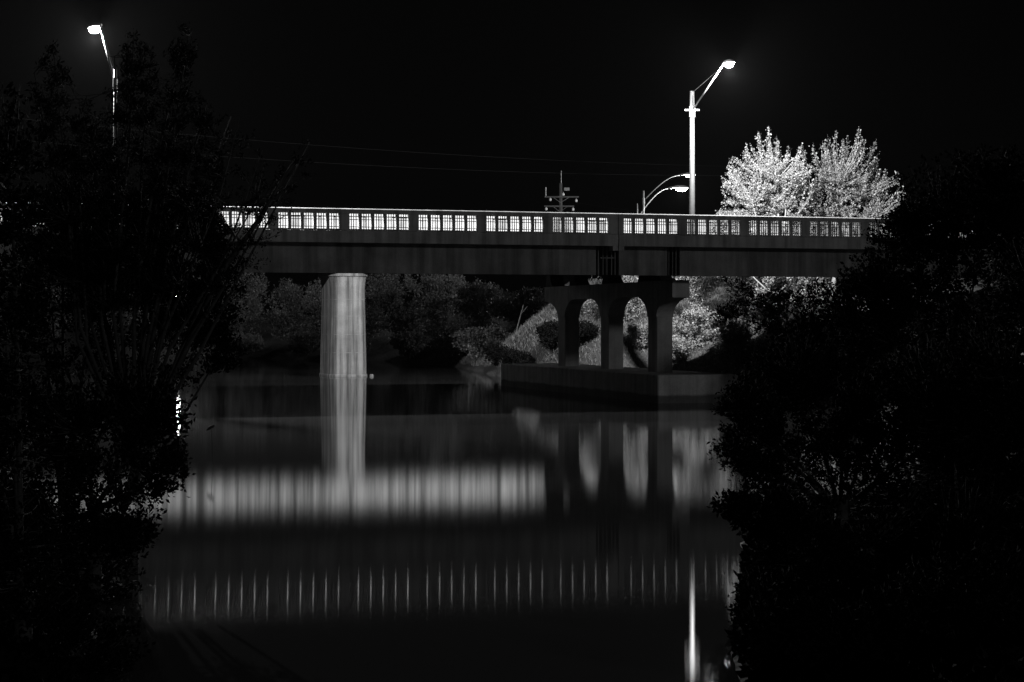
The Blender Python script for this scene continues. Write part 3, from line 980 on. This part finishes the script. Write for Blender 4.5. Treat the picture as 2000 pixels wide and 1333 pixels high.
dense('dense dark bush hiding the left end of the bridge', 240, 29.0,
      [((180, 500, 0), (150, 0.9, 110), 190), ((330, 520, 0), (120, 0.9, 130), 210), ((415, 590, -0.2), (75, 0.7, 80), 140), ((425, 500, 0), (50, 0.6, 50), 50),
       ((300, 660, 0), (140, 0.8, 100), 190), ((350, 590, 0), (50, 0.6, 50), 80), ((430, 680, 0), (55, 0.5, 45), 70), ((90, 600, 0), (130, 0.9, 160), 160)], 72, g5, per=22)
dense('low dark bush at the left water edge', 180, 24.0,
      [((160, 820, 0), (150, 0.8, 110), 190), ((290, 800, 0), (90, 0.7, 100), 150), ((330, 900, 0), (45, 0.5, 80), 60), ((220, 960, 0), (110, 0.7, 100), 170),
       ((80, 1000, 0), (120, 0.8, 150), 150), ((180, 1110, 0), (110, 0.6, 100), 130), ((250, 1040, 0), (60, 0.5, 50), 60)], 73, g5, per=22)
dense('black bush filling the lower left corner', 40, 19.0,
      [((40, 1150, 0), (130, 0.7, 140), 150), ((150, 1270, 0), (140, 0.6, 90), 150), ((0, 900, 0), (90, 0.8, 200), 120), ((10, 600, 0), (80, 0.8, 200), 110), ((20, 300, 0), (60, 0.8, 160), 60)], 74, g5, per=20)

# --- foreground, right bank
g6 = 'dark foliage of the right foreground'
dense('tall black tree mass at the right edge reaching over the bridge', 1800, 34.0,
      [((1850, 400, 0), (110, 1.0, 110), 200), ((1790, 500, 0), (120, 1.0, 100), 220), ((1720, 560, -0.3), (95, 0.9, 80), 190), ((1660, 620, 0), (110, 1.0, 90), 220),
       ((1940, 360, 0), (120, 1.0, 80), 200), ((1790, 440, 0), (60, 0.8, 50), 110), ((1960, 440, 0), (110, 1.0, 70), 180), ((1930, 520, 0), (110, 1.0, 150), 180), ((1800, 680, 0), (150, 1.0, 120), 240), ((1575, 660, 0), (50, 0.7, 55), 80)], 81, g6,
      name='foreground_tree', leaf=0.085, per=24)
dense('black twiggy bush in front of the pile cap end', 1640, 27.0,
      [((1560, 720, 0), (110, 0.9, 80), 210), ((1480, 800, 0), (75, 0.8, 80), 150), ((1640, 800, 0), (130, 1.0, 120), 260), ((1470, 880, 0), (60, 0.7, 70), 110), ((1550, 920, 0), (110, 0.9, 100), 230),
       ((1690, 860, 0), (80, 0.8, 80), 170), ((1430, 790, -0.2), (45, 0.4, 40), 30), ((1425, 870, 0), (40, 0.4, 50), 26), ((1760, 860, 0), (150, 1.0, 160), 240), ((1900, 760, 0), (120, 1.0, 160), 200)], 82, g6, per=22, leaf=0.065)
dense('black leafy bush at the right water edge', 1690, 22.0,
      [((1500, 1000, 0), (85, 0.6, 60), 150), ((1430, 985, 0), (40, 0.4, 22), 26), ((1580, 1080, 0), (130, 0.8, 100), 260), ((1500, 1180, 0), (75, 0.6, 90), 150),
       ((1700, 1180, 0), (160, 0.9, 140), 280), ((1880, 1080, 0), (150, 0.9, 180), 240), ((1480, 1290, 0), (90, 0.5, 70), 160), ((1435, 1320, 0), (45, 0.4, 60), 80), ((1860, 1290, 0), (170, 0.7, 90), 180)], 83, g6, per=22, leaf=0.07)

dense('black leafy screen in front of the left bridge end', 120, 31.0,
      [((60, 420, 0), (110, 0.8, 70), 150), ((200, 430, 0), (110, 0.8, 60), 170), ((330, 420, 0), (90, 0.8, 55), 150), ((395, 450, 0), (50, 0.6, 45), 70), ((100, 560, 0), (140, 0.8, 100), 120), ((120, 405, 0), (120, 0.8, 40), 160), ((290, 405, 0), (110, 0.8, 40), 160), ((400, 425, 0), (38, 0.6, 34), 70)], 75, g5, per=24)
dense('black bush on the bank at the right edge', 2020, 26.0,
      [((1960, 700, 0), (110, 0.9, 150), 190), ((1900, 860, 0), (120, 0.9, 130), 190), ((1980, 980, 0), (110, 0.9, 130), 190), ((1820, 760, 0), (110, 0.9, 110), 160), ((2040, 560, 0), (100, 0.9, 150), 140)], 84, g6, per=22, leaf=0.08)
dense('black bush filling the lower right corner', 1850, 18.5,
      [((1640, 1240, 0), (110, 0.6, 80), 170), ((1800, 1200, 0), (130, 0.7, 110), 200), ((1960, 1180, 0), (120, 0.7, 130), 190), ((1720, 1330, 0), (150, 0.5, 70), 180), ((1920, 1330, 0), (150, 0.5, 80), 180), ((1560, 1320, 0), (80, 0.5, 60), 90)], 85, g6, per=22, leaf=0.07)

# drooping reed standing out of the water at the left
root = empty('reed', (-7.62, 47.2, -0.3))
tag(root, 'single dark reed with drooping head standing out of the water at left', 'reed')
MB().tube(curve_pts((0.02, 0, 0), (0.0, 0, 1.22), (0.03, 0, 0.1)), 0.006, 5).build('stem', M['bark'], root)
MB().tube([(0.09, 0, 1.24), (0.05, 0, 1.22), (-0.04, 0, 1.17), (-0.12, 0, 1.11)], [0.01, 0.04, 0.045, 0.01], 7).build('head', M['bark'], root, smooth=True)

# small path lamp on the far shore, hidden by the left foliage but mirrored in the river
bz_ = gz(-34.4, 192.2)
root = empty('path_lamp', (-34.4, 192.2, bz_))
tag(root, 'small path lamp on the far shore mirrored beside the left foliage', 'path lamp')
hz = 6.0 - bz_
MB().tube([(0, 0, -0.3), (0, 0, hz)], 0.06, 8).build('pole', M['galv'], root)
MB().tube([(0, 0, hz + 0.001), (0, 0, hz + 0.08), (0, 0, hz + 0.4), (0, 0, hz + 0.5)], [0.12, 0.2, 0.24, 0.14], 10).build('lens', M['lens'], root, smooth=True)
MB().tube([(0, 0, hz + 0.502), (0, 0, hz + 0.56), (0, 0, hz + 0.66)], [0.3, 0.28, 0.05], 10).build('cap', M['housing'], root)
lamp_light(Vector((0, -0.45, hz + 0.25)), 120, 0.1).parent = root

# dark shrubs further along the right bank, behind the foreground bushes
for i, (x, y, w, h) in enumerate([(11.5, 44.0, 2.2, 3.4), (9.0, 38.0, 2.0, 2.8), (18.0, 56.0, 2.6, 4.2), (15.0, 62.0, 2.4, 4.0), (20.0, 72.0, 3.0, 5.0)]):
    bush('black shrub on the right bank, ' + ['second from the camera', 'nearest the camera', 'third from the camera', 'fourth from the camera', 'closest to the bridge'][i],
         x, y, w, h, 90 + i, M['leaf_dark'], 'shrubs along the right bank', leaf_size=0.14, dens=2.2)

for i, (x, y, w, h) in enumerate([(7.2, 31.0, 1.6, 2.0), (4.6, 23.0, 1.1, 1.1), (6.0, 21.5, 1.2, 1.3), (3.3, 19.6, 0.7, 0.7), (2.62, 18.3, 0.5, 0.85)]):
    bush('low black undergrowth on the near right bank, ' + ['farthest of five', 'second farthest', 'rightmost of five', 'beside the small one at the water', 'small one nearest the water'][i],
         x, y, w, h, 100 + i, M['leaf_dark'], 'undergrowth on the near right bank', leaf_size=0.08, dens=2.2)
for i, (x, y, w, h) in enumerate([(-9.5, 33.0, 1.8, 2.6), (-12.0, 38.0, 2.2, 3.2), (-6.6, 24.5, 1.1, 1.5)]):
    bush('low black undergrowth on the near left bank, ' + ['middle of three', 'farthest of three', 'nearest of three'][i],
         x, y, w, h, 110 + i, M['leaf_dark'], 'undergrowth on the near left bank', leaf_size=0.09, dens=2.2)

# thin night air that the lamps light up
hb = MB().box(-910, 910, -70, 1510, -3.2, 27)
m = bpy.data.materials.new('night_air')
m.use_nodes = True
nt = m.node_tree
nt.nodes.clear()
pv = nt.nodes.new('ShaderNodeVolumePrincipled')
pv.inputs['Color'].default_value = grey(0.9)
pv.inputs['Density'].default_value = 1.05e-5
mo = nt.nodes.new('ShaderNodeOutputMaterial')
nt.links.new(pv.outputs[0], mo.inputs['Volume'])
tag(hb.build('haze', m), 'thin night air glowing faintly round the lamps', kind='stuff')
